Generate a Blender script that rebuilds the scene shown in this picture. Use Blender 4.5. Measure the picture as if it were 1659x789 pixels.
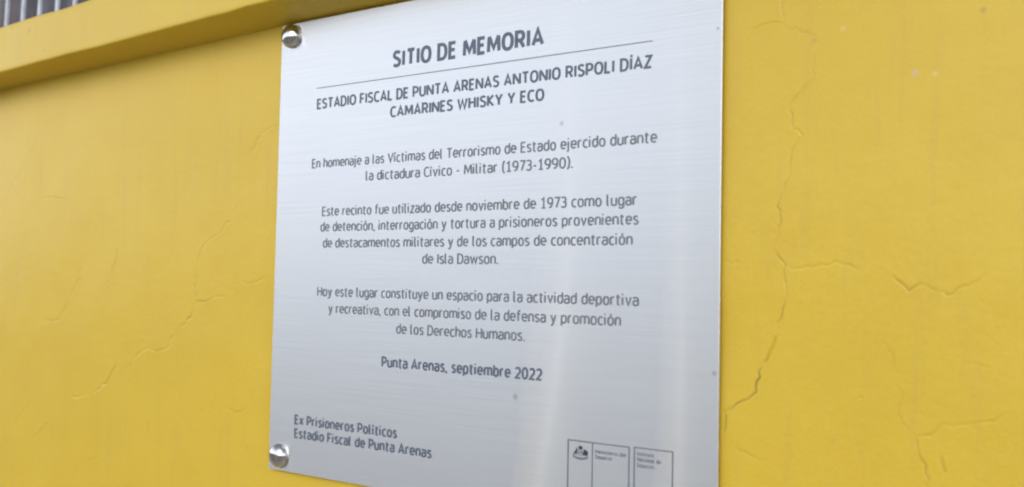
import bpy, bmesh, math, random
import numpy as np
from mathutils import Matrix, Vector

random.seed(7)
rng = np.random.default_rng(11)
S = bpy.context.scene
for o in list(bpy.data.objects):
    bpy.data.objects.remove(o)
C = S.collection

# ------------------------------------------------------------------ camera
PW, PH = 1659.0, 789.0
FOC = 1592.76                       # focal length in photograph pixels
CH = 1.60                           # eye height over the pavement
CD = 0.7054                         # distance of the lens from the wall plane (y = 0)
ROT = np.array([[0.81767009, 0.00849293, 0.57562444],
                [0.57534445, -0.04654845, -0.81658557],
                [0.01985923, 0.99887993, -0.04294764]])
cam_d = bpy.data.cameras.new("camera")
cam = bpy.data.objects.new("camera", cam_d)
C.objects.link(cam)
cam.matrix_world = Matrix.Translation((0, -CD, CH)) @ Matrix(ROT.tolist()).to_4x4()
cam_d.sensor_fit = 'HORIZONTAL'
cam_d.sensor_width = 36.0
cam_d.lens = FOC / PW * 36.0
cam_d.clip_start = 0.02
cam_d.clip_end = 3000.0
cam_d.dof.use_dof = True
cam_d.dof.focus_distance = 0.89
cam_d.dof.aperture_fstop = 5.2
S.camera = cam

# ------------------------------------------------------------------ sky, sun, exposure
SUN_EL, SUN_AZ = math.radians(24), math.radians(165)   # azimuth clockwise from +y, the wall faces -y
world = bpy.data.worlds.new("World")
S.world = world
world.use_nodes = True
wn, wl = world.node_tree.nodes, world.node_tree.links
wn.clear()
w_out = wn.new('ShaderNodeOutputWorld')
w_bg = wn.new('ShaderNodeBackground')
sky = wn.new('ShaderNodeTexSky')
sky.sky_type = 'NISHITA'
sky.sun_disc = False
sky.sun_elevation = SUN_EL
sky.sun_rotation = SUN_AZ
sky.air_density = 1.0
sky.dust_density = 2.2
sky.ozone_density = 1.2
w_tc = wn.new('ShaderNodeTexCoord')
w_map = wn.new('ShaderNodeMapping')
w_map.inputs['Scale'].default_value = (1.0, 1.0, 2.6)
w_n = wn.new('ShaderNodeTexNoise')
w_n.inputs['Scale'].default_value = 2.3
w_n.inputs['Detail'].default_value = 6.0
w_r = wn.new('ShaderNodeValToRGB')
w_r.color_ramp.elements[0].position = 0.12
w_r.color_ramp.elements[1].position = 0.54
w_mix = wn.new('ShaderNodeMix')
w_mix.data_type = 'RGBA'
w_mix.inputs[7].default_value = (13.0, 14.0, 15.8, 1)       # thin bright overcast cloud
wl.new(w_tc.outputs['Generated'], w_map.inputs['Vector'])
wl.new(w_map.outputs[0], w_n.inputs['Vector'])
wl.new(w_n.outputs['Fac'], w_r.inputs['Fac'])
w_sep = wn.new('ShaderNodeSeparateXYZ')               # the cloud lies in a bank round the horizon, clearer blue overhead
wl.new(w_tc.outputs['Generated'], w_sep.inputs[0])
w_el = wn.new('ShaderNodeMapRange'); w_el.interpolation_type = 'SMOOTHSTEP'
for k_, v_ in (('From Min', .10), ('From Max', .60), ('To Min', 1.0), ('To Max', .08)): w_el.inputs[k_].default_value = v_
wl.new(w_sep.outputs[2], w_el.inputs['Value'])
w_mul = wn.new('ShaderNodeMath'); w_mul.operation = 'MULTIPLY'
wl.new(w_r.outputs['Color'], w_mul.inputs[0]); wl.new(w_el.outputs[0], w_mul.inputs[1])
wl.new(w_mul.outputs[0], w_mix.inputs[0])
wl.new(sky.outputs[0], w_mix.inputs[6])
wl.new(w_mix.outputs[2], w_bg.inputs['Color'])
w_bg.inputs['Strength'].default_value = 0.12
wl.new(w_bg.outputs[0], w_out.inputs['Surface'])

sun_d = bpy.data.lights.new("sun", 'SUN')
sun_d.energy = 0.5
sun_d.angle = math.radians(40)
sun_d.color = (1.0, 0.95, 0.88)
sun = bpy.data.objects.new("sun", sun_d)
C.objects.link(sun)
sd = Vector((math.sin(SUN_AZ) * math.cos(SUN_EL), math.cos(SUN_AZ) * math.cos(SUN_EL), math.sin(SUN_EL)))
sun.rotation_euler = sd.to_track_quat('Z', 'Y').to_euler()
sun.location = (0, -3, 6)

S.render.engine = 'CYCLES'
S.render.resolution_x, S.render.resolution_y = 1024, 487
S.view_settings.view_transform = 'Standard'
S.view_settings.look = 'None'
S.view_settings.exposure = 0.58
S.view_settings.gamma = 1.0
S.cycles.filter_width = 2.1

# ------------------------------------------------------------------ helpers
def hit(px, py, d=0.0):
    """where the sight line through a photograph pixel meets the plane y = -d (x, z)"""
    r = ROT @ np.array([px - PW / 2, -(py - PH / 2), -FOC])
    t = (CD - d) / r[1]
    return r[0] * t, r[2] * t + CH

def mesh_obj(name, verts, faces, mat=None, parent=None, smooth=False):
    me = bpy.data.meshes.new(name)
    me.from_pydata([tuple(v) for v in verts], [], [tuple(f) for f in faces])
    me.update()
    o = bpy.data.objects.new(name, me)
    C.objects.link(o)
    if mat: me.materials.append(mat)
    if parent: o.parent = parent
    if smooth:
        me.polygons.foreach_set('use_smooth', [True] * len(me.polygons))
    return o

def bm_obj(name, bm, mat=None, parent=None, smooth=False):
    me = bpy.data.meshes.new(name)
    bm.to_mesh(me); bm.free()
    o = bpy.data.objects.new(name, me)
    C.objects.link(o)
    if mat: me.materials.append(mat)
    if parent: o.parent = parent
    if smooth:
        me.polygons.foreach_set('use_smooth', [True] * len(me.polygons))
    return o

def grid_obj(name, P, mat, parent=None):
    """P: (rows, cols, 3) array of points -> one smooth sheet"""
    nr, nc = P.shape[:2]
    idx = np.arange(nr * nc).reshape(nr, nc)
    q = np.stack([idx[:-1, :-1], idx[:-1, 1:], idx[1:, 1:], idx[1:, :-1]], -1).reshape(-1, 4)
    me = bpy.data.meshes.new(name)
    me.vertices.add(nr * nc)
    me.vertices.foreach_set('co', P.astype(np.float32).ravel())
    me.loops.add(q.size)
    me.loops.foreach_set('vertex_index', q.ravel().astype(np.int32))
    me.polygons.add(len(q))
    me.polygons.foreach_set('loop_start', np.arange(0, q.size, 4, dtype=np.int32))
    me.polygons.foreach_set('use_smooth', np.ones(len(q), dtype=bool))
    me.update(calc_edges=True)
    me.materials.append(mat)
    o = bpy.data.objects.new(name, me)
    C.objects.link(o)
    if parent: o.parent = parent
    return o

def empty(name, loc=(0, 0, 0)):
    o = bpy.data.objects.new(name, None)
    C.objects.link(o)
    o.location = loc
    o.empty_display_size = 0.1
    return o

def tag(o, label=None, cat=None, group=None, kind=None):
    if label: o['label'] = label
    if cat: o['category'] = cat
    if group: o['group'] = group
    if kind: o['kind'] = kind
    return o

def box(bm, x0, x1, y0, y1, z0, z1, bevel=0.0):
    m = Matrix.Translation(((x0 + x1) / 2, (y0 + y1) / 2, (z0 + z1) / 2)) @ Matrix.Diagonal((x1 - x0, y1 - y0, z1 - z0, 1))
    r = bmesh.ops.create_cube(bm, size=1.0, matrix=m)
    if bevel > 0:
        es = list({e for v in r['verts'] for e in v.link_edges})
        bmesh.ops.bevel(bm, geom=es, offset=bevel, segments=2, affect='EDGES', clamp_overlap=True)
    return r['verts']

# value noise on arrays (smooth interpolation of a random lattice)
class VNoise:
    def __init__(self, seed):
        self.t = np.random.default_rng(seed).random((256, 256)) * 2 - 1
    def __call__(self, u, v):
        iu, iv = np.floor(u).astype(int), np.floor(v).astype(int)
        fu, fv = u - iu, v - iv
        fu = fu * fu * fu * (fu * (fu * 6 - 15) + 10)
        fv = fv * fv * fv * (fv * (fv * 6 - 15) + 10)
        t = self.t
        a, b = t[iu % 256, iv % 256], t[(iu + 1) % 256, iv % 256]
        c, d = t[iu % 256, (iv + 1) % 256], t[(iu + 1) % 256, (iv + 1) % 256]
        return (a * (1 - fu) + b * fu) * (1 - fv) + (c * (1 - fu) + d * fu) * fv

# ------------------------------------------------------------------ materials
def mat_base(name):
    m = bpy.data.materials.new(name)
    m.use_nodes = True
    n, l = m.node_tree.nodes, m.node_tree.links
    return m, n, l, n['Principled BSDF']

def noise(n, l, vec, scale, detail=4, rough=0.55, mscale=None):
    t = n.new('ShaderNodeTexNoise')
    t.inputs['Scale'].default_value = scale
    t.inputs['Detail'].default_value = detail
    t.inputs['Roughness'].default_value = rough
    if mscale:
        mp = n.new('ShaderNodeMapping')
        mp.inputs['Scale'].default_value = mscale
        l.new(vec, mp.inputs['Vector']); vec = mp.outputs[0]
    l.new(vec, t.inputs['Vector'])
    return t.outputs['Fac']

def ramp(n, l, fac, p0, c0, p1, c1):
    r = n.new('ShaderNodeValToRGB')
    r.color_ramp.elements[0].position = p0; r.color_ramp.elements[0].color = (*c0, 1)
    r.color_ramp.elements[1].position = p1; r.color_ramp.elements[1].color = (*c1, 1)
    l.new(fac, r.inputs['Fac'])
    return r.outputs['Color']

def mixc(n, l, fac, a, b, mode='MIX'):
    m = n.new('ShaderNodeMix'); m.data_type = 'RGBA'; m.blend_type = mode
    for s, v in ((0, fac), (6, a), (7, b)):
        if hasattr(v, 'is_output'): l.new(v, m.inputs[s])
        elif s == 0: m.inputs[s].default_value = v
        else: m.inputs[s].default_value = (*v, 1)
    return m.outputs[2]

def mask_at(n, l, vec, p, r0, r1):
    """1 inside radius r0 round the world point p, 0 beyond r1"""
    d = n.new('ShaderNodeVectorMath'); d.operation = 'DISTANCE'
    l.new(vec, d.inputs[0]); d.inputs[1].default_value = p
    m = n.new('ShaderNodeMapRange')
    m.interpolation_type = 'SMOOTHSTEP'
    m.inputs['From Min'].default_value = r0; m.inputs['From Max'].default_value = r1
    m.inputs['To Min'].default_value = 1.0; m.inputs['To Max'].default_value = 0.0
    l.new(d.outputs['Value'], m.inputs['Value'])
    return m.outputs[0]

def yellow_paint():
    m, n, l, b = mat_base('yellow_masonry_paint')
    g = n.new('ShaderNodeNewGeometry').outputs['Position']
    big = noise(n, l, g, 2.2, 4)
    mid = noise(n, l, g, 14, 5, 0.6)
    fine = noise(n, l, g, 420, 3, 0.6)
    c = ramp(n, l, big, 0.3, (0.535, 0.370, 0.034), 0.72, (0.575, 0.406, 0.041))
    c = mixc(n, l, ramp(n, l, mid, 0.42, (0, 0, 0), 0.75, (0.35, 0.35, 0.35)), c, (0.50, 0.325, 0.030))
    drip = noise(n, l, g, 1.0, 4, 0.6, (70.0, 70.0, 6.0))
    c = mixc(n, l, ramp(n, l, drip, 0.55, (0, 0, 0), 0.8, (0.5, 0.5, 0.5)), c, (0.47, 0.335, 0.06))
    c = mixc(n, l, 0.10, c, ramp(n, l, fine, 0.3, (0.45, 0.45, 0.45), 0.7, (1, 1, 1)), 'MULTIPLY')
    # worn-through spots: pale primer and dark specks
    for px, py, r, col, s in ((1482, 118, .0035, (0.50, 0.36, 0.24), .75), (1366, 46, .003, (0.58, 0.44, 0.20), .6),
                              (1593, 16, .0032, (0.38, 0.25, 0.06), .7), (1515, 119, .0028, (0.64, 0.48, 0.22), .5),
                              (1319, 66, .0028, (0.42, 0.29, 0.06), .7), (366, 273, .004, (0.50, 0.35, 0.09), .5),
                              (192, 190, .006, (0.52, 0.37, 0.10), .4), (210, 186, .004, (0.48, 0.33, 0.08), .4),
                              (400, 725, .003, (0.45, 0.30, 0.08), .6), (1350, 714, .003, (0.48, 0.33, 0.07), .5),
                              (1395, 733, .003, (0.50, 0.34, 0.07), .5), (6, 526, .005, (0.45, 0.31, 0.08), .5)):
        x, z = hit(px, py)
        mk = mask_at(n, l, g, (x, 0, z), r * .2, r)
        k = n.new('ShaderNodeMath'); k.operation = 'MULTIPLY'; k.inputs[1].default_value = s
        l.new(mk, k.inputs[0])
        c = mixc(n, l, k.outputs[0], c, col)
    for px, py, r in ((48, 50, .005), (398, 14, .004), (414, 11, .003), (20, 46, .004), (72, 82, .003)):
        x, z = hit(px, py, .05)
        mk = mask_at(n, l, g, (x, -.05, z), r * .2, r)
        k = n.new('ShaderNodeMath'); k.operation = 'MULTIPLY'; k.inputs[1].default_value = .35
        l.new(mk, k.inputs[0])
        c = mixc(n, l, k.outputs[0], c, (0.22, 0.16, 0.05))
    at = n.new('ShaderNodeAttribute'); at.attribute_name = 'crack_dark'
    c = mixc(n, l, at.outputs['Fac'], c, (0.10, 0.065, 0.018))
    l.new(c, b.inputs['Base Color'])
    b.inputs['Roughness'].default_value = 0.38
    b.inputs['Specular IOR Level'].default_value = 0.30
    bp = n.new('ShaderNodeBump')
    bp.inputs['Strength'].default_value = 0.25
    bp.inputs['Distance'].default_value = 0.0005
    s = n.new('ShaderNodeMath'); s.operation = 'ADD'
    l.new(fine, s.inputs[0])
    l.new(noise(n, l, g, 130, 4, 0.6), s.inputs[1])
    l.new(s.outputs[0], bp.inputs['Height'])
    l.new(bp.outputs[0], b.inputs['Normal'])
    return m

def brushed_steel():
    m, n, l, b = mat_base('brushed_steel')
    g = n.new('ShaderNodeNewGeometry').outputs['Position']
    grain = noise(n, l, g, 1.0, 5, 0.6, (7.0, 7.0, 900.0))
    patch = noise(n, l, g, 9.0, 3, 0.5)
    c = ramp(n, l, grain, 0.38, (0.692, 0.684, 0.672), 0.62, (0.736, 0.728, 0.716))
    c = mixc(n, l, ramp(n, l, patch, 0.4, (0, 0, 0), 0.75, (0.5, 0.5, 0.5)), c, (0.715, 0.706, 0.700))
    for px, py, r in ((835, 643, .0042), (910, 200, .0030), (1157, 605, .0028), (1163, 46, .002)):
        x, z = hit(px, py, .006)
        mk = mask_at(n, l, g, (x, -.006, z), r * .1, r)
        k = n.new('ShaderNodeMath'); k.operation = 'MULTIPLY'; k.inputs[1].default_value = .45
        l.new(mk, k.inputs[0])
        c = mixc(n, l, k.outputs[0], c, (0.22, 0.22, 0.23))
    n.remove(b)
    b = n.new('ShaderNodeBsdfAnisotropic')          # brushed level: the sheen spreads up and down, hardly sideways
    b.distribution = 'MULTI_GGX'
    l.new(c, b.inputs['Color'])
    b.inputs['Roughness'].default_value = 0.168
    b.inputs['Anisotropy'].default_value = 0.885
    tv = n.new('ShaderNodeCombineXYZ'); tv.inputs[0].default_value = 1.0
    l.new(tv.outputs[0], b.inputs['Tangent'])
    out = [k for k in n if k.type == 'OUTPUT_MATERIAL'][0]
    l.new(b.outputs[0], out.inputs['Surface'])
    return m

def simple(name, col, rough=0.6, metal=0.0, nscale=20.0, var=0.2, bump=0.2, dist=0.002):
    m, n, l, b = mat_base(name)
    g = n.new('ShaderNodeNewGeometry').outputs['Position']
    f = noise(n, l, g, nscale, 5, 0.6)
    lo = tuple(c * (1 - var) for c in col); hi = tuple(min(1, c * (1 + var)) for c in col)
    l.new(ramp(n, l, f, 0.3, lo, 0.7, hi), b.inputs['Base Color'])
    b.inputs['Roughness'].default_value = rough
    b.inputs['Metallic'].default_value = metal
    if bump:
        bp = n.new('ShaderNodeBump')
        bp.inputs['Strength'].default_value = bump; bp.inputs['Distance'].default_value = dist
        l.new(f, bp.inputs['Height']); l.new(bp.outputs[0], b.inputs['Normal'])
    return m

M_yellow = yellow_paint()
M_steel = brushed_steel()
M_dome = simple('polished_screw_steel', (0.50, 0.485, 0.47), 0.15, 1.0, 60, .05, 0.0)
M_edge = simple('plate_edge_steel', (0.75, 0.75, 0.76), 0.35, 1.0, 200, .1, 0.0)
M_ink = simple('dark_engraving_ink', (0.080, 0.100, 0.140), 0.5, 0.0, 700, .25, 0.0)
M_crest = simple('black_emblem_ink', (0.022, 0.026, 0.038), 0.5, 0.0, 700, .2, 0.0)
M_ink2 = simple('grey_engraving_ink', (0.135, 0.145, 0.165), 0.5, 0.0, 700, .25, 0.0)
M_bar = simple('galvanised_steel', (0.60, 0.62, 0.68), 0.5, 0.4, 60, .2, 0.1)
M_clad = simple('dark_weathered_cladding', (0.060, 0.058, 0.072), 0.6, 0.0, 9, .45, 0.3)
M_clad2 = simple('brown_weathered_cladding', (0.085, 0.072, 0.078), 0.65, 0.0, 7, .45, 0.3)
M_pave = simple('grey_concrete_paving', (0.30, 0.27, 0.23), 0.85, 0.0, 3.0, .18, 0.4)
M_grass = simple('dry_grass_ground', (0.15, 0.15, 0.085), 0.9, 0.0, 1.2, .35, 0.5)
M_white = simple('white_reflector_paint', (0.90, 0.895, 0.88), 0.6, 0.0, 5, .06, 0.1)
M_stand = simple('grey_painted_blockwork', (0.27, 0.27, 0.28), 0.8, 0.0, 4, .15, 0.2)
M_roof = simple('zinc_roof_sheet', (0.30, 0.31, 0.33), 0.5, 0.3, 4, .15, 0.1)

# ------------------------------------------------------------------ ground
def sheet(name, x0, x1, y0, y1, z, mat):
    xs, ys = np.linspace(x0, x1, 9), np.linspace(y0, y1, 9)
    P = np.zeros((9, 9, 3)); P[..., 0] = xs[None, :]; P[..., 1] = ys[:, None]; P[..., 2] = z
    return tag(grid_obj(name, P, mat), kind='structure')
sheet('ground', -900, 900, -900, 900, -0.004, M_grass)
sheet('pavement', -14, 12, -6.5, 0.1, 0.0, M_pave)
M_apron = simple('pale_bounce_concrete', (0.50, 0.47, 0.42), 0.85, 0.0, 4.0, .12, 0.3)
sheet('bounce_apron', -13, 11, -1.35, 0.1, 0.004, M_apron)  # unseen pale strip added to bounce light up under the ledge

# ------------------------------------------------------------------ the yellow wall
LEDGE = 0.05                                     # how far the coping stands out
n1, n2, n3, n4 = VNoise(1), VNoise(2), VNoise(3), VNoise(4)

CRACKS = [  # (points in photograph pixels, half width mm, depth mm, lip mm)
    ([(1265, -25), (1266, 0), (1265, 18), (1267, 38)], .8, .9, .25),
    ([(1215, 47), (1232, 43), (1247, 39), (1267, 38), (1282, 46), (1300, 50), (1318, 58)], .8, .9, .25),
    ([(1319, 60), (1324, 72), (1320, 92), (1318, 110), (1316, 125), (1305, 143), (1291, 157), (1282, 170), (1281, 188),
      (1286, 206), (1297, 221), (1290, 232), (1283, 242), (1281, 268), (1277, 290), (1270, 315), (1262, 333), (1266, 358),
      (1263, 380), (1254, 400)], .85, 1.0, .35),
    ([(1253, 402), (1262, 416), (1275, 429), (1274, 452), (1275, 478), (1270, 500), (1263, 525), (1256, 545), (1254, 562)], .9, 1.4, .4),
    ([(1256, 546), (1253, 562), (1246, 573), (1240, 580), (1237, 592)], 1.2, 3.4, .6),
    ([(1237, 592), (1229, 604), (1226, 620), (1222, 636), (1211, 642), (1200, 650), (1188, 660), (1178, 666), (1165, 664)], 1.0, 1.9, .6),
    ([(1174, 666), (1175, 682), (1172, 702)], 1.0, 1.0, .3),
    ([(1275, 429), (1292, 438), (1310, 434), (1328, 431), (1343, 427), (1357, 424), (1374, 429), (1390, 436)], .8, 1.0, .3),
    ([(1430, 437), (1441, 446), (1450, 452), (1462, 463), (1477, 471), (1490, 464), (1503, 464), (1514, 472), (1526, 476),
      (1546, 477), (1563, 468), (1580, 458), (1598, 445)], .8, .95, .35),
    ([(1428, 552), (1440, 566), (1449, 582), (1450, 605), (1451, 623), (1462, 642), (1456, 660), (1458, 678), (1470, 694), (1483, 706)], .8, .40, .15),
    ([(1483, 707), (1508, 704), (1520, 696), (1529, 688), (1545, 689), (1565, 687), (1590, 684), (1613, 680), (1632, 668)], .8, .85, .3),
    ([(1484, 706), (1487, 728), (1490, 744), (1499, 757), (1503, 775), (1503, 800)], .9, 1.0, .3),
    ([(1524, 738), (1529, 752), (1532, 768)], 1.5, 1.2, .5),
    ([(1383, 650), (1390, 644), (1398, 646)], 1.0, .7, .3),
    ([(1560, 586), (1580, 591), (1604, 596)], .8, .5, .2),
    ([(1190, 722), (1206, 732), (1226, 742), (1245, 747)], .9, .5, .2),
    ([(1170, 420), (1185, 424), (1205, 426)], .8, .4, .2),
    ([(62, 180), (60, 205), (58, 228), (46, 254), (35, 276), (23, 297), (12, 320), (2, 340)], 1.3, 1.0, .5),
    ([(73, 321), (82, 318), (90, 320), (99, 322), (108, 328)], 1.3, 1.2, .5),
    ([(190, 402), (186, 420), (181, 438), (177, 452), (171, 466)], 1.3, 1.3, .5),
    ([(136, 418), (132, 436), (130, 452), (118, 470), (108, 490), (103, 503), (97, 515), (86, 519), (72, 519)], 1.3, 1.0, .5),
    ([(452, 203), (438, 206), (428, 212), (418, 222), (411, 236), (404, 254)], 1.6, 1.1, .5),
    ([(392, 310), (386, 328), (372, 355), (356, 376), (342, 387), (328, 400), (320, 416), (318, 436), (316, 460), (315, 484),
      (310, 510), (296, 527), (283, 538), (276, 552), (270, 566), (254, 569), (239, 563), (222, 576), (208, 592), (193, 600)], 1.3, 1.3, .55),
    ([(190, 588), (180, 604), (171, 620), (160, 630), (150, 636)], 1.4, 2.0, .6),
    ([(148, 638), (136, 641), (127, 644), (112, 643)], 1.3, 1.3, .5),
    ([(316, 484), (328, 488), (340, 484), (352, 480), (364, 482)], 1.3, 1.0, .5),
    ([(430, 446), (418, 456), (400, 458), (386, 452)], 1.3, .8, .4),
    ([(82, 684), (70, 692), (60, 704), (50, 713)], 1.3, .9, .4),
    ([(128, 748), (122, 764), (116, 784)], 1.3, .8, .4),
    ([(160, 738), (148, 744), (134, 746)], 1.3, .7, .3),
    ([(366, 662), (380, 668), (396, 664)], 1.3, .7, .3),
    ([(118, 326), (116, 345), (112, 372)], 1.2, .5, .3),
    ([(20, 690), (30, 676), (44, 660), (52, 640)], 1.3, .5, .3),
    ([(240, 700), (238, 690), (243, 680)], 1.2, .6, .3),
]

def crack_height(X, Z, cracks):
    H = np.zeros_like(X); GR = np.zeros_like(X)
    xs, zs = X[0], Z[:, 0]
    for ci, (pts, hw, dep, lip) in enumerate(cracks):
        if pts[0][0] < 460: dep *= .72; lip *= .8
        w = [hit(*p) for p in pts]
        # subdivide and roughen the line
        r = np.random.default_rng(100 + ci)
        fine = []
        for (ax, az), (bx, bz) in zip(w[:-1], w[1:]):
            L = math.hypot(bx - ax, bz - az); k = max(1, int(L / .0035))
            for j in range(k):
                t = j / k
                jx, jz = (r.normal(0, .0008, 2) if (j or len(fine)) else (0, 0))
                fine.append((ax + (bx - ax) * t + jx, az + (bz - az) * t + jz))
        fine.append(w[-1])
        nseg = len(fine) - 1
        pad = .016
        fx = [p[0] for p in fine]; fz = [p[1] for p in fine]
        i0, i1 = np.searchsorted(xs, [min(fx) - pad, max(fx) + pad])
        j0, j1 = np.searchsorted(zs, [min(fz) - pad, max(fz) + pad])
        if i1 - i0 < 2 or j1 - j0 < 2: continue
        x, z = X[j0:j1, i0:i1], Z[j0:j1, i0:i1]
        D = np.full(x.shape, 9.0); SD = np.zeros(x.shape); T = np.zeros(x.shape)
        for s in range(nseg):
            ax, az = fine[s]; bx, bz = fine[s + 1]
            dx, dz = bx - ax, bz - az; L2 = dx * dx + dz * dz + 1e-12
            t = np.clip(((x - ax) * dx + (z - az) * dz) / L2, 0, 1)
            d = np.hypot(x - ax - t * dx, z - az - t * dz)
            sg = np.sign(dx * (z - az) - dz * (x - ax))
            m = d < D
            D = np.where(m, d, D); SD = np.where(m, sg, SD); T = np.where(m, (s + t) / nseg, T)
        ends = np.clip(np.minimum(T, 1 - T) * 8, .25, 1)
        vary = .75 + .45 * n3(x * 130 + ci, z * 130)
        g = np.clip(1 - D / (hw * .001 * (.8 + .4 * vary)), 0, 1) * dep * .00065 * ends * vary
        lp = np.exp(-(D / .006) ** 2) * lip * .00022 * ends * np.where(SD > 0, 1.0, .25)
        H[j0:j1, i0:i1] += lp - g
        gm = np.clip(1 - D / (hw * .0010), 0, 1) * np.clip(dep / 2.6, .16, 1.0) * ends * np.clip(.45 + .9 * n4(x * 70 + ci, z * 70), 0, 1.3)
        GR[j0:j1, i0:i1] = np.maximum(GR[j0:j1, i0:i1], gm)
    return H, GR

def wall_height(X, Z):
    h = .0014 * n1(X * 3.1, Z * 3.7) + .0007 * n2(X * 9, Z * 11) + .00018 * n3(X * 31, Z * 38)
    h += .00022 * n2(X * 19 + 5, Z * 23) * np.clip(.5 + n1(X * 2.3, Z * 2.1), 0, 1)
    h += .00006 * n4(X * 110, Z * 120) + .00003 * n1(X * 300, Z * 310)
    # trowel marks, faint and almost level
    h += .000015 * n2(X * 40, Z * 260 + X * 30)
    return h

def axis(*segs):
    out = []
    for a, b, st in segs:
        k = max(1, int(round((b - a) / st)))
        out += list(a + (b - a) * np.arange(k) / k)
    out.append(segs[-1][1])
    return np.array(out)

wall = empty('wall', (0, 0, 0))
tag(wall, 'cracked yellow painted wall with a projecting ledge along its top', 'wall')
xs = axis((-9, -1.9, .3), (-1.9, -1.45, .02), (-1.45, -.815, .0016), (-.815, -.31, .01), (-.31, .10, .00065), (.10, 1.0, .03), (1.0, 6, .3))
zs = axis((-.02, 1.0, .06), (1.0, 1.15, .01), (1.15, 1.89, .0009))
X, Z = np.meshgrid(xs, zs)
CR, CRACK_DARK = crack_height(X, Z, CRACKS)
P = np.stack([X, -(wall_height(X, Z) + CR), Z], -1)
wf = grid_obj('rendered_face', P, M_yellow, wall)
ga = wf.data.attributes.new('crack_dark', 'FLOAT', 'POINT')      # crack darkness painted in: dirt together with the groove shade
ga.data.foreach_set('value', CRACK_DARK.astype(np.float32).ravel())
bm = bmesh.new(); box(bm, -9, 6, .006, .22, -.02, 1.86); bm_obj('masonry_core', bm, M_yellow, wall)

# the ledge: its own slightly sagging course, front and underside traced from the two ends in view
def ease(x):
    """straight where it is in view, levelling out gently beyond"""
    x = float(x)
    if x < -1.45: return -1.45 - .6 * (1 - math.exp((x + 1.45) / .6))
    if x > -.2: return -.2 + .3 * (1 - math.exp(-(x + .2) / .3))
    return x
def lin(p, q):
    return lambda x: p[1] + (q[1] - p[1]) * (ease(x) - p[0]) / (q[0] - p[0])
_junction = lin(hit(0, 146), hit(455, 43))
def junction(x): return _junction(min(float(x), -.815))        # runs level over the plaque
low_edge = lin(hit(0, 118.6, LEDGE), hit(402, 12, LEDGE))
top_edge = lin(hit(0, 46, LEDGE), hit(142, 0, LEDGE))
lx = axis((-9, -4, .3), (-4, -1.9, .05), (-1.9, -.2, .004), (-.2, 1.0, .05), (1.0, 6, .3))
prof = []
for x in lx:
    zj, zl, zt = junction(x), low_edge(x), top_edge(x)
    wob = .0012 * float(n1(np.array(x * 7.), np.array(3.))) + .0005 * float(n2(np.array(x * 30.), np.array(5.)))
    wob2 = .0010 * float(n3(np.array(x * 8.), np.array(9.))) + .0006 * float(n2(np.array(x * 45.), np.array(15.)))
    zl2, F = zl + wob, LEDGE
    pts = [(.004, zj)]
    for k in range(1, 9):                        # underside
        t = k / 9; pts.append((-(F - .002) * t, zj + (zl2 - zj) * t))
    pts += [(-F + .0018, zl2), (-F + .0005, zl2 + .0006), (-F, zl2 + .002)]
    for k in range(1, 14):                       # front face
        t = k / 14; pts.append((-F, zl2 + .002 + (zt + wob2 - zl2 - .006) * t))
    pts += [(-F + .0005, zt + wob2 - .002), (-F + .002, zt + wob2), (-F + .02, zt + wob2 + .001), (.12, zt + .002), (.24, zt - .002), (.24, zj)]
    prof.append(pts)
prof = np.array(prof)                            # (nx, npts, 2)
LP = np.zeros((prof.shape[1], prof.shape[0], 3))
LP[..., 0] = lx[None, :]
LP[..., 1] = prof[..., 0].T
LP[..., 2] = prof[..., 1].T
fx_, fz_ = LP[..., 0], LP[..., 2] + LP[..., 1]
LP[..., 1] += (.0009 * n1(fx_ * 5, fz_ * 6 + 40) + .0004 * n2(fx_ * 22, fz_ * 26) + .00015 * n3(fx_ * 90, fz_ * 90)) * (LP[..., 1] < -.03)
grid_obj('ledge', LP[::-1].copy()[::-1], M_yellow, wall)

# ------------------------------------------------------------------ the plaque
PD = 0.006                                       # its face stands 6 mm off the wall
pl_x0, _ = hit(446.5, 400, PD)
pl_x1, _ = hit(1165.8, 400, PD)
pl_z1 = junction(0) - .0022
_, pl_z0 = hit(437, 758.5, PD)
def plate_warp(x, z):
    return .00055 * n2(np.asarray(x) * 5.5 + 7, np.asarray(z) * 2.2 + 3) + .00022 * n3(np.asarray(x) * 14 + 2, np.asarray(z) * 3.0)

plaque = empty('memorial_plaque', ((pl_x0 + pl_x1) / 2, 0, pl_z0))
tag(plaque, 'brushed steel memorial plaque engraved with Spanish text, screwed to the yellow wall', 'plaque')
OFF = Vector(plaque.location)
def adopt(o):
    o.parent = plaque
    o.matrix_parent_inverse = Matrix.Translation(-OFF)
    return o

gx = np.linspace(pl_x0, pl_x1, 140); gz = np.linspace(pl_z0, pl_z1, 120)
GX, GZ = np.meshgrid(gx, gz)
adopt(grid_obj('steel_face', np.stack([GX, -PD - plate_warp(GX, GZ), GZ], -1), M_steel))
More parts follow.
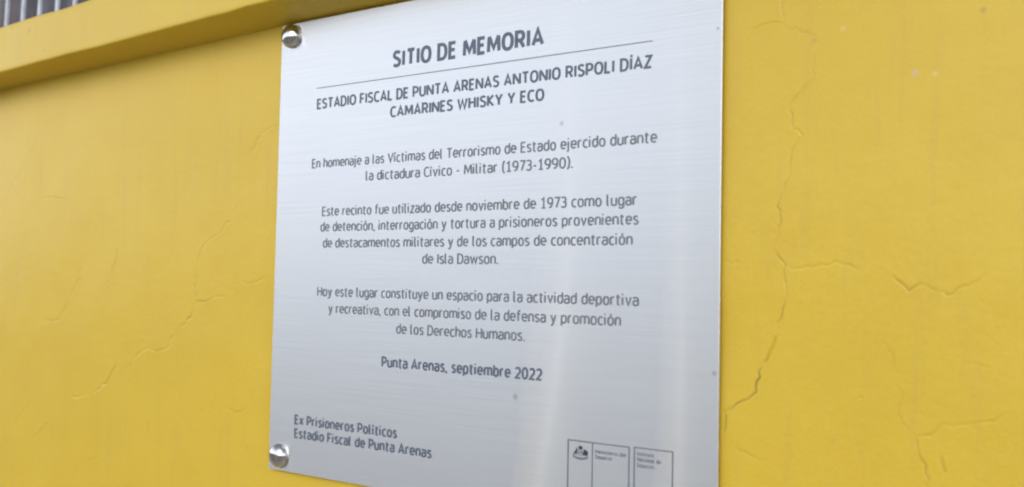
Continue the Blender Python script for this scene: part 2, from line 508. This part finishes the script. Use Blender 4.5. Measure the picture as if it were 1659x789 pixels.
# rim: rounded edge running back 2 mm
loop = [(x, gz[0]) for x in gx] + [(gx[-1], z) for z in gz[1:]] + [(x, gz[-1]) for x in gx[::-1][1:]] + [(gx[0], z) for z in gz[::-1][1:-1]]
V, Fc = [], []
cxp, czp = (pl_x0 + pl_x1) / 2, (pl_z0 + pl_z1) / 2
for x, z in loop:
    w = float(plate_warp(x, z))
    ox = .0005 * (1 if x > pl_x1 - 1e-6 else -1 if x < pl_x0 + 1e-6 else 0)
    oz = .0005 * (1 if z > pl_z1 - 1e-6 else -1 if z < pl_z0 + 1e-6 else 0)
    V += [(x, -PD - w, z), (x + ox * .7, -PD - w + .0002, z + oz * .7), (x + ox, -PD - w + .0006, z + oz), (x + ox, -PD - w + .0022, z + oz), (x - ox, -PD - w + .0022, z - oz)]
nL = len(loop)
for i in range(nL):
    j = (i + 1) % nL
    for k in range(4):
        Fc.append((i * 5 + k, j * 5 + k, j * 5 + k + 1, i * 5 + k + 1))
adopt(mesh_obj('plate_rim', V, Fc, M_edge, None, True))
bm = bmesh.new(); box(bm, pl_x0 + .0008, pl_x1 - .0008, -PD + .0012, -PD + .0024, pl_z0 + .0008, pl_z1 - .0008)
adopt(bm_obj('backing_plate', bm, M_edge))

# lettering ---------------------------------------------------------------
XH, AS, DE, CAPH = .52, .745, -.19, .70
def el(cx, cy, rx, ry, a0, a1, n=12, p=2.35):
    out = []
    for i in range(n + 1):
        t = math.radians(a0 + (a1 - a0) * i / n)
        c, s = math.cos(t), math.sin(t)
        out.append((cx + rx * math.copysign(abs(c) ** (2 / p), c), cy + ry * math.copysign(abs(s) ** (2 / p), s)))
    return out
def acute(x, y): return [(x - .02, y), (x + .07, y + .12)]
_bowl = lambda: el(.17, .26, .17, .26, 0, 360, 26)
_arch = lambda x: [(x, .30)] + el(x + .165, .34, .165, .18, 175, 0, 9) + [(x + .33, 0)]
G = {   # letter: (width between side bearings, strokes)
 'a': (.32, [el(.15, .37, .17, .15, 150, 0, 9) + [(.32, 0)], [(.32, .30), (.16, .30)] + el(.14, .15, .14, .15, 95, 270, 10) + [(.22, .01), (.32, .09)]]),
 'b': (.34, [[(0, AS), (0, 0)], _bowl()]),
 'c': (.28, [el(.18, .26, .18, .26, 55, 305, 18)]),
 'd': (.34, [[(.34, AS), (.34, 0)], _bowl()]),
 'e': (.35, [[(.01, .27), (.35, .27)] + el(.175, .27, .175, .25, 5, 315, 20)]),
 'f': (.24, [[(.08, 0), (.08, .56)] + el(.22, .58, .14, .165, 180, 85, 7), [(-.02, XH), (.23, XH)]]),
 'g': (.34, [_bowl(), [(.34, XH), (.34, -.02)] + el(.17, -.03, .17, .165, 0, -150, 9)]),
 'h': (.33, [[(0, AS), (0, 0)], _arch(0)]),
 'i': (.06, [[(0, XH), (0, 0)], [(0, .66), (0, .745)]]),
 'j': (.08, [[(.02, XH), (.02, -.05)] + el(-.09, -.06, .11, .13, 0, -85, 6), [(.02, .66), (.02, .745)]]),
 'k': (.32, [[(0, AS), (0, 0)], [(.30, XH), (.04, .25), (.32, 0)]]),
 'l': (.13, [[(0, AS), (0, .12)] + el(.12, .11, .12, .11, 180, 265, 5)]),
 'm': (.60, [[(0, XH), (0, 0)], [(0, .30)] + el(.15, .34, .15, .18, 175, 0, 9) + [(.30, 0)], [(.30, .30)] + el(.45, .34, .15, .18, 175, 0, 9) + [(.60, 0)]]),
 'n': (.33, [[(0, XH), (0, 0)], _arch(0)]),
 'o': (.35, [el(.175, .26, .175, .26, 0, 360, 26)]),
 'p': (.34, [[(0, XH), (0, DE)], _bowl()]),
 'q': (.34, [[(.34, XH), (.34, DE)], _bowl()]),
 'r': (.21, [[(0, XH), (0, 0)], [(0, .28)] + el(.17, .35, .17, .165, 178, 80, 7)]),
 's': (.27, [[(.26, .47), (.18, .52), (.08, .51), (.02, .45), (.02, .36), (.08, .30), (.20, .24), (.265, .18), (.265, .08), (.20, .01), (.10, 0), (.0, .05)]]),
 't': (.24, [[(.08, .67), (.08, .12)] + el(.20, .12, .12, .12, 180, 275, 6), [(-.02, XH), (.23, XH)]]),
 'u': (.33, [[(0, XH), (0, .18)] + el(.165, .18, .165, .18, 180, 355, 9) + [(.33, .22)], [(.33, XH), (.33, 0)]]),
 'v': (.34, [[(0, XH), (.17, .01), (.34, XH)]]),
 'w': (.54, [[(0, XH), (.13, .01), (.27, .48), (.41, .01), (.54, XH)]]),
 'x': (.33, [[(0, XH), (.33, 0)], [(.33, XH), (0, 0)]]),
 'y': (.34, [[(0, XH), (.17, .02)], [(.34, XH), (.15, -.10), (.09, -.18), (-.01, -.18)]]),
 'z': (.29, [[(.01, XH), (.29, XH), (0, 0), (.30, 0)]]),
 'A': (.46, [[(0, 0), (.23, CAPH), (.46, 0)], [(.085, .20), (.375, .20)]]),
 'C': (.37, [el(.23, .35, .23, .35, 52, 308, 20)]),
 'D': (.41, [[(0, 0), (0, CAPH), (.16, CAPH)] + el(.16, .35, .25, .35, 88, -88, 14) + [(.16, 0), (0, 0)]]),
 'E': (.31, [[(.31, CAPH), (0, CAPH), (0, 0), (.31, 0)], [(0, .37), (.27, .37)]]),
 'F': (.31, [[(.31, CAPH), (0, CAPH), (0, 0)], [(0, .35), (.27, .35)]]),
 'H': (.42, [[(0, 0), (0, CAPH)], [(.42, 0), (.42, CAPH)], [(0, .37), (.42, .37)]]),
 'I': (.03, [[(.015, 0), (.015, CAPH)]]),
 'K': (.39, [[(0, 0), (0, CAPH)], [(.37, CAPH), (.05, .36), (.39, 0)]]),
 'L': (.29, [[(0, CAPH), (0, 0), (.30, 0)]]),
 'M': (.56, [[(0, 0), (.03, CAPH)], [(.04, CAPH), (.28, .15), (.52, CAPH)], [(.53, CAPH), (.56, 0)]]),
 'N': (.46, [[(0, 0), (0, CAPH)], [(.01, CAPH), (.45, 0)], [(.46, 0), (.46, CAPH)]]),
 'O': (.46, [el(.23, .35, .23, .35, 0, 360, 28)]),
 'P': (.36, [[(0, 0), (0, CAPH), (.17, CAPH)] + el(.17, .50, .19, .20, 88, -88, 10) + [(0, .30)]]),
 'R': (.38, [[(0, 0), (0, CAPH), (.17, CAPH)] + el(.17, .51, .19, .19, 88, -88, 10) + [(0, .32)], [(.20, .31), (.38, 0)]]),
 'S': (.35, [[(.34, .62), (.27, .68), (.17, .70), (.07, .67), (.02, .59), (.02, .48), (.08, .41), (.18, .37), (.28, .31), (.345, .24), (.345, .13), (.28, .03), (.17, 0), (.07, .02), (0, .08)]]),
 'T': (.40, [[(0, CAPH), (.40, CAPH)], [(.20, CAPH), (.20, 0)]]),
 'U': (.41, [[(0, CAPH), (0, .24)] + el(.205, .24, .205, .24, 180, 360, 12) + [(.41, CAPH)]]),
 'V': (.45, [[(0, CAPH), (.225, .01), (.45, CAPH)]]),
 'W': (.66, [[(0, CAPH), (.16, .01), (.33, .62), (.50, .01), (.66, CAPH)]]),
 'Y': (.42, [[(0, CAPH), (.21, .30), (.42, CAPH)], [(.21, .30), (.21, 0)]]),
 'Z': (.36, [[(.01, CAPH), (.36, CAPH), (0, 0), (.37, 0)]]),
 '0': (.38, [el(.19, .35, .19, .35, 0, 360, 26)]),
 '1': (.34, [[(.04, .56), (.19, CAPH), (.19, 0)], [(.05, 0), (.33, 0)]]),
 '2': (.35, [el(.17, .50, .17, .20, 155, -30, 11) + [(0, 0), (.36, 0)]]),
 '3': (.34, [el(.15, .53, .16, .17, 145, -75, 10) + [(.12, .37)], [(.12, .37)] + el(.15, .19, .185, .19, 75, -145, 10)]),
 '7': (.34, [[(0, CAPH), (.35, CAPH), (.12, 0)]]),
 '9': (.36, [el(.18, .49, .18, .21, 0, 360, 20), [(.36, .49), (.34, .25), (.26, .08), (.10, -.005)]]),
 ',': (.06, [[(.03, .05), (.0, -.11)]]), '.': (.04, [[(.02, -.04), (.02, .05)]]),
 '(': (.13, [[(.14, .80), (.04, .62), (.0, .34), (.04, .06), (.14, -.12)]]),
 ')': (.13, [[(0, .80), (.10, .62), (.14, .34), (.10, .06), (0, -.12)]]),
 '-': (.20, [[(0, .28), (.20, .28)]]),
}
for base, acc, x in (('i', 'í', 0), ('o', 'ó', .16), ('a', 'á', .15), ('I', 'Í', .01)):
    st = [list(k) for k in G[base][1]]
    if base == 'i': st = st[:1]
    G[acc] = (G[base][0], st + [acute(x, .78 if base == 'I' else .62)])

def text_mesh(txt, wt):
    """stroke-drawn lettering: every stroke a mitred ribbon, each layer a hair above the last"""
    V, F, lay = [], [], []
    x0, hw, li = 0.0, wt / 2, 0
    for ch in txt:
        if ch == ' ':
            x0 += .285; continue
        w, strokes = G[ch]
        for st in strokes:
            pts = [np.array(p, float) for p in st]
            pts = [p for i, p in enumerate(pts) if i == 0 or np.linalg.norm(p - pts[i - 1]) > 1e-4]
            closed = np.linalg.norm(pts[0] - pts[-1]) < 2e-3
            if closed: pts = pts[:-1]
            n = len(pts); li += 1
            base = len(V)
            for i in range(n):
                pr = pts[(i - 1) % n] if (closed or i) else None
                nx = pts[(i + 1) % n] if (closed or i < n - 1) else None
                ds = []
                if pr is not None: ds.append((pts[i] - pr) / np.linalg.norm(pts[i] - pr))
                if nx is not None: ds.append((nx - pts[i]) / np.linalg.norm(nx - pts[i]))
                d = sum(ds); L = np.linalg.norm(d)
                d = ds[0] if L < .2 else d / L
                nn = np.array([-d[1], d[0]])
                k = 1.0
                if len(ds) == 2: k = min(1 / max(.2, abs(float(nn @ np.array([-ds[0][1], ds[0][0]])))), 1.9)
                for sg in (1, -1):
                    q = pts[i] + nn * hw * k * sg
                    V.append((x0 + q[0], q[1])); lay.append(li % 7)
            m = n if closed else n - 1
            for i in range(m):
                j = (i + 1) % n
                F.append((base + 2 * i, base + 2 * i + 1, base + 2 * j + 1, base + 2 * j))
        x0 += w + wt * .95 + .062
    me = bpy.data.meshes.new('t')
    me.from_pydata([(x, y, l) for (x, y), l in zip(V, lay)], [], F)
    return me

def text_line(name, txt, a, b, cap, bold, mat, label=None):
    """a, b: baseline ends in photograph pixels; cap: capital height in metres"""
    me = text_mesh(txt, bold)
    n = len(me.vertices); co = np.empty(n * 3, np.float32); me.vertices.foreach_get('co', co); co = co.reshape(-1, 3)
    (xa, za), (xb, zb) = hit(*a, PD), hit(*b, PD)
    z0 = (za + zb) / 2
    mn, mx = co[:, 0].min(), co[:, 0].max()
    x = xa + (co[:, 0] - mn) / (mx - mn) * (xb - xa)
    z = z0 + co[:, 1] * cap / 0.70
    out = np.stack([x, -PD - .0002 - .000012 * co[:, 2] - plate_warp(x, z), z], -1)
    me.vertices.foreach_set('co', out.astype(np.float32).ravel())
    me.update(); me.name = name
    me.materials.clear(); me.materials.append(mat)
    o = bpy.data.objects.new(name, me); C.objects.link(o)
    if label: o['label'] = label
    return adopt(o)

def stroke(name, pts, w, mat, closed=False):
    """flat printed line of width w through wall points"""
    bmm = bmesh.new()
    k = len(pts) if closed else len(pts) - 1
    for i in range(k):
        (ax, az), (bx, bz) = pts[i], pts[(i + 1) % len(pts)]
        L = math.hypot(bx - ax, bz - az); ux, uz = (bx - ax) / L, (bz - az) / L
        nx, nz = -uz * w / 2, ux * w / 2
        m = 12
        for j in range(m):
            t0, t1 = j / m, (j + 1) / m
            e0 = -w / 2 if j == 0 else 0; e1 = w / 2 if j == m - 1 else 0
            q = []
            for t, s, e in ((t0, 1, e0), (t1, 1, e1), (t1, -1, e1), (t0, -1, e0)):
                x = ax + (bx - ax) * t + ux * e + nx * s; z = az + (bz - az) * t + uz * e + nz * s
                q.append(bmm.verts.new((x, -PD - (.00022 + .00002 * i) - float(plate_warp(x, z)), z)))
            bmm.faces.new(q)
    return adopt(bm_obj(name, bmm, mat))

LINES = [
    ('heading', 'SITIO DE MEMORIA', (636, 107), (881, 71), .0136, .165, 1),
    ('text_line', 'ESTADIO FISCAL DE PUNTA ARENAS ANTONIO RISPOLI DÍAZ', (513, 176), (1058, 108.3), .0091, .148, 1),
    ('text_line', 'CAMARINES WHISKY Y ECO', (631.5, 188.5), (881.5, 162), .0091, .148, 1),
    ('text_line', 'En homenaje a las Víctimas del Terrorismo de Estado ejercido durante', (505, 272.5), (1065, 229.5), .0084, .118, 0),
    ('text_line', 'la dictadura Cívico - Militar (1973-1990).', (592, 291.5), (928, 271.5), .0084, .118, 0),
    ('text_line', 'Este recinto fue utilizado desde noviembre de 1973 como lugar', (521.5, 349), (1031, 332), .0084, .118, 0),
    ('text_line', 'de detención, interrogación y tortura a prisioneros provenientes', (519, 374), (1034.5, 363.3), .0084, .118, 0),
    ('text_line', 'de destacamentos militares y de los campos de concentración', (523, 400.5), (1025, 396), .0084, .118, 0),
    ('text_line', 'de Isla Dawson.', (683.5, 427), (807, 426.5), .0084, .118, 0),
    ('text_line', 'Hoy este lugar constituye un espacio para la actividad deportiva', (514, 477.5), (1035, 496.5), .0084, .118, 0),
    ('text_line', 'y recreativa, con el compromiso de la defensa y promoción', (532, 506.5), (1006, 527), .0084, .118, 0),
    ('text_line', 'de los Derechos Humanos.', (641.5, 539), (850, 552.5), .0084, .118, 0),
    ('text_line', 'Punta Arenas, septiembre 2022', (618, 592.5), (878, 616.5), .0087, .148, 1),
    ('text_line', 'Ex Prisioneros Políticos', (477.5, 686), (643, 709), .0083, .148, 1),
    ('text_line', 'Estadio Fiscal de Punta Arenas', (477, 708), (699, 741.5), .0083, .148, 1),
]
for name, txt, a, b, cap, bold, dk in LINES:
    text_line(name, txt, a, b, cap, bold, M_ink if dk else M_ink2)
(ux0, uz0), (ux1, uz1) = hit(513, 143, PD), hit(1057, 66.5, PD)
uz = (uz0 + uz1) / 2
stroke('rule_line', [(ux0, uz), (ux1, uz)], .0008, M_ink2)

# the two outlined logo panels at the foot
def frame(name, tl, tr, h, w):
    (x0, za), (x1, zb) = hit(*tl, PD), hit(*tr, PD)
    z1 = (za + zb) / 2
    z0 = max(z1 - h, pl_z0 + .012)
    return stroke(name, [(x0, z1), (x1, z1), (x1, z0), (x0, z0)], w, M_ink2, True), (x0, x1, z0, z1)
_, (lx0, lx1, lz0, lz1) = frame('logo_frame', (920.5, 713), (1019, 724), .060, .0011)
frame('logo_frame', (1027.5, 724.8), (1089.5, 732.3), .060, .0011)
dx_, _ = hit(959.8, 718, PD)
stroke('logo_divider', [(dx_, lz1 - .0008), (dx_, lz0 + .0008)], .0010, M_ink2)
for txt, a, b in (('Ministerio del', (964, 734.3), (1014, 740.8)), ('Deporte', (964, 743), (990.5, 746.5)),
                  ('Instituto', (1032, 738.0), (1059, 741.3)), ('Nacional de', (1032, 747.3), (1070.5, 752)), ('Deportes', (1032, 756.8), (1059.5, 760.3))):
    text_line('logo_text', txt, a, b, .0029, .10, M_ink2)

# emblem: shield between a deer and a condor, plume above, ribbon below
ex0, ez1 = hit(927.8, 719.5, PD); ex1, ez0 = hit(952.6, 747, PD)
def poly(bmm, pts, lay):
    vs = []
    for u, v in pts:
        x = ex0 + (ex1 - ex0) * u; z = ez0 + (ez1 - ez0) * v
        vs.append(bmm.verts.new((x, -PD - .0002 - .00001 * lay - float(plate_warp(x, z)), z)))
    try: bmm.faces.new(vs)
    except ValueError: pass
emb = empty('emblem'); adopt(emb)
def emb_part(name, polys, mat):
    bmm = bmesh.new()
    for i, p in enumerate(polys): poly(bmm, p, i)
    o = bm_obj(name, bmm, mat, emb)
    o.matrix_parent_inverse = Matrix.Identity(4)
    return o
emb_part('shield', [[(.38, .68), (.62, .68), (.62, .66), (.38, .66)], [(.38, .66), (.41, .66), (.41, .36), (.44, .30), (.38, .36)],
                    [(.59, .66), (.62, .66), (.62, .36), (.56, .30), (.59, .36)], [(.38, .37), (.50, .27), (.62, .37), (.50, .31)],
                    [(.47, .56), (.49, .50), (.45, .46), (.50, .47), (.55, .46), (.51, .50), (.53, .56), (.50, .53)], [(.41, .52), (.59, .52), (.59, .49), (.41, .49)]], M_crest)
emb_part('plume', [[(.42, .70), (.36, .82), (.40, .93), (.47, .90), (.49, .72)], [(.47, .72), (.45, .90), (.50, 1.0), (.55, .90), (.53, .72)],
                   [(.51, .72), (.53, .90), (.60, .93), (.64, .82), (.58, .70)]], M_crest)
emb_part('deer', [[(.06, .36), (.10, .50), (.17, .58), (.24, .72), (.30, .74), (.34, .66), (.29, .62), (.30, .50), (.27, .38), (.20, .44), (.12, .42)],
                  [(.04, .30), (.08, .30), (.11, .44), (.07, .42)], [(.14, .28), (.17, .28), (.18, .42), (.14, .42)],
                  [(.26, .28), (.29, .28), (.30, .44), (.27, .44)], [(.25, .73), (.22, .84), (.24, .84), (.29, .74)]], M_crest)
emb_part('condor', [[(.66, .38), (.67, .54), (.72, .66), (.70, .74), (.76, .76), (.82, .70), (.93, .66), (.99, .52), (.95, .38), (.88, .28), (.80, .36), (.74, .30)],
                    [(.70, .30), (.74, .30), (.76, .40), (.72, .40)]], M_crest)
emb_part('ribbon', [[(-.02, .20), (.10, .10), (.30, .03), (.50, .00), (.70, .03), (.90, .10), (1.02, .20), (.90, .24), (.70, .20), (.50, .18), (.30, .20), (.10, .24)],
                    [(.0, .26), (.12, .20), (.14, .25), (.02, .31)], [(1.0, .26), (.88, .20), (.86, .25), (.98, .31)]], M_ink2)

# domed fixing screws
def dome(r, h):
    bmm = bmesh.new()
    rings, seg, vs = 9, 32, []
    top = bmm.verts.new((0, -h, 0))
    for i in range(1, rings + 1):
        a = i / rings * math.pi / 2
        vs.append([bmm.verts.new((r * math.sin(a) * math.cos(t), -h * math.cos(a), r * math.sin(a) * math.sin(t))) for t in (2 * math.pi * k / seg for k in range(seg))])
    vs.append([bmm.verts.new((v.co.x, .0055, v.co.z)) for v in vs[-1]])
    for k in range(seg):
        bmm.faces.new((top, vs[0][k], vs[0][(k + 1) % seg]))
        for i in range(len(vs) - 1):
            bmm.faces.new((vs[i][k], vs[i + 1][k], vs[i + 1][(k + 1) % seg], vs[i][(k + 1) % seg]))
    bmesh.ops.recalc_face_normals(bmm, faces=bmm.faces)
    return bmm
s_top, s_bot = hit(469.5, 58, PD + .003), hit(449, 738, PD + .003)
inset = s_bot[0] - pl_x0
scr = None
for x, z in ((s_top[0], s_top[1]), (s_bot[0], s_bot[1]), (pl_x1 - inset, s_top[1]), (pl_x1 - inset, s_bot[1])):
    if scr is None:
        scr = o = bm_obj('screw', dome(.0125, .0085), M_dome, None, True)
    else:
        o = scr.copy(); C.objects.link(o)
    adopt(o)
    o.location = (x, -PD - .0008, z)

# ------------------------------------------------------------------ railing on the ledge, cladding behind it
rail = empty('railing', (-1.3, .045, float(top_edge(-1.3))))
tag(rail, 'row of thin pale steel railing bars standing on the yellow ledge', 'railing')
RY = .045
base_px = [(9, 41), (35.5, 33), (63, 24), (91.3, 15.5), (120, 6)]
bxs = [hit(px, py, -RY)[0] for px, py in base_px]
step = float(np.mean(np.diff(bxs)))
allx = [bxs[0] - step * k for k in range(60, 0, -1)] + bxs + [bxs[-1] + step * k for k in range(1, 40)]
def bar_mesh():
    bmm = bmesh.new()
    box(bmm, -.0024, .0024, -.0024, .0024, -.02, .62, .0010)
    me = bpy.data.meshes.new('bar'); bmm.to_mesh(me); bmm.free(); me.materials.append(M_bar)
    return me
bme = bar_mesh()
RL = Vector(rail.location)
for i, x in enumerate(allx):
    o = bpy.data.objects.new('bar', bme); C.objects.link(o); o.parent = rail
    o.location = Vector((x, RY, float(top_edge(x)) + .001)) - RL
    o.rotation_euler = (0, math.radians(2.6 + .5 * math.sin(i * 2.1)), 0)
for zz in (.035, .575):
    bm = bmesh.new()
    xa, xb = allx[0] - .02, allx[-1] + .02
    if zz > .1:
        vs = box(bm, xa - RL.x, xb - RL.x, RY - RL.y + .006, RY - RL.y + .012, zz, zz + .03, .002)
        bm_obj('cross_rail', bm, M_bar, rail)
    else: bm.free()

shed = empty('building', (-4, 1.2, 0))
tag(shed, 'dark ribbed building side seen behind the railing bars', 'building')
SL = Vector(shed.location)
def rel(o):
    o.parent = shed; o.matrix_parent_inverse = Matrix.Translation(-SL); return o
pw = .16
sx = np.arange(-6.0, 1.5, pw)
def panel_bm(x, w):
    bmm = bmesh.new()
    P_ = [(0, .0), (.02, -.025), (.06, -.025), (.08, .0), (w, 0)]
    lo = [bmm.verts.new((a, b, 0)) for a, b in P_]; hi = [bmm.verts.new((a, b, 4.2)) for a, b in P_]
    for k in range(len(P_) - 1): bmm.faces.new((lo[k], lo[k + 1], hi[k + 1], hi[k]))
    return bmm
pm = [bpy.data.meshes.new('panel') for _ in range(2)]
for me, mt in zip(pm, (M_clad, M_clad2)):
    b_ = panel_bm(0, pw); b_.to_mesh(me); b_.free(); me.materials.append(mt)
for i, x in enumerate(sx):
    o = bpy.data.objects.new('panel', pm[int(rng.random() < .45)]); C.objects.link(o); rel(o)
    o.location = (x, 1.2 + .004 * (i % 2), 0)
bm = bmesh.new(); box(bm, -6.0, 1.5, 1.23, 4.2, 0, 4.18); rel(bm_obj('building_body', bm, M_clad))
bm = bmesh.new(); box(bm, -6.1, 1.6, 1.1, 4.3, 4.21, 4.29); rel(bm_obj('roof', bm, M_roof))

# ------------------------------------------------------------------ across the yard (unseen, added for their reflections in the steel)
pav = empty('reflected_pavilion', (-40, -36, 0))
tag(pav, 'unseen long low grey building added across the yard for its reflection', 'building')
PLc = Vector(pav.location)
def relp(o):
    o.parent = pav; o.matrix_parent_inverse = Matrix.Translation(-PLc); return o
def refl(px, py, Y):
    """point at depth Y that the flat steel face mirrors at this pixel"""
    x, z = hit(px, py, PD)
    d = np.array([x, CD - PD, z - CH]); t = (Y + PD) / -(CD - PD)
    return x + d[0] * t, z + d[2] * t
PY = -34.0
bm = bmesh.new(); box(bm, -70, -12, PY - 6, PY - 1.2, 0, 3.2); relp(bm_obj('block_wall', bm, M_stand))
bm = bmesh.new(); box(bm, -70.5, -11.5, PY - 6.4, PY + .4, 3.205, 3.45, .02); relp(bm_obj('roof', bm, M_roof))

def post(px, Y, r, label):
    x = refl(px, 600, Y)[0]
    t = empty('streak_post', (x, Y, 0)); tag(t, label, 'streak_post', 'unseen white posts added for streaks in the steel')  # white post added out of view so the steel mirrors a pale streak
    def tube(name, rz, mat):
        V, F, n = [], [], 20
        for q, z in rz: V += [(q * math.cos(2 * math.pi * k / n), q * math.sin(2 * math.pi * k / n), z) for k in range(n)]
        for i in range(len(rz) - 1):
            for k in range(n): F.append((i * n + k, i * n + (k + 1) % n, (i + 1) * n + (k + 1) % n, (i + 1) * n + k))
        F.append(tuple(range((len(rz) - 1) * n, len(rz) * n)))
        return mesh_obj(name, V, F, mat, t, True)
    tube('shaft', [(r, 0), (r, .4), (r, .9), (r, 1.44)], M_white)
    tube('base_collar', [(r + .03, 0), (r + .03, .015), (r + .012, .02), (r + .010, .05), (r + .001, .055)], M_bar)
    tube('cap', [(r + .001, 1.44), (r + .006, 1.445), (r + .006, 1.465), (r * .8, 1.49), (r * .4, 1.505), (.002, 1.51)], M_white)
post(884, -1.55, .044, 'unseen white post added to make the left pale streak in the steel plaque')
post(1090, -1.55, .029, 'unseen white post added to make the right pale streak in the steel plaque')
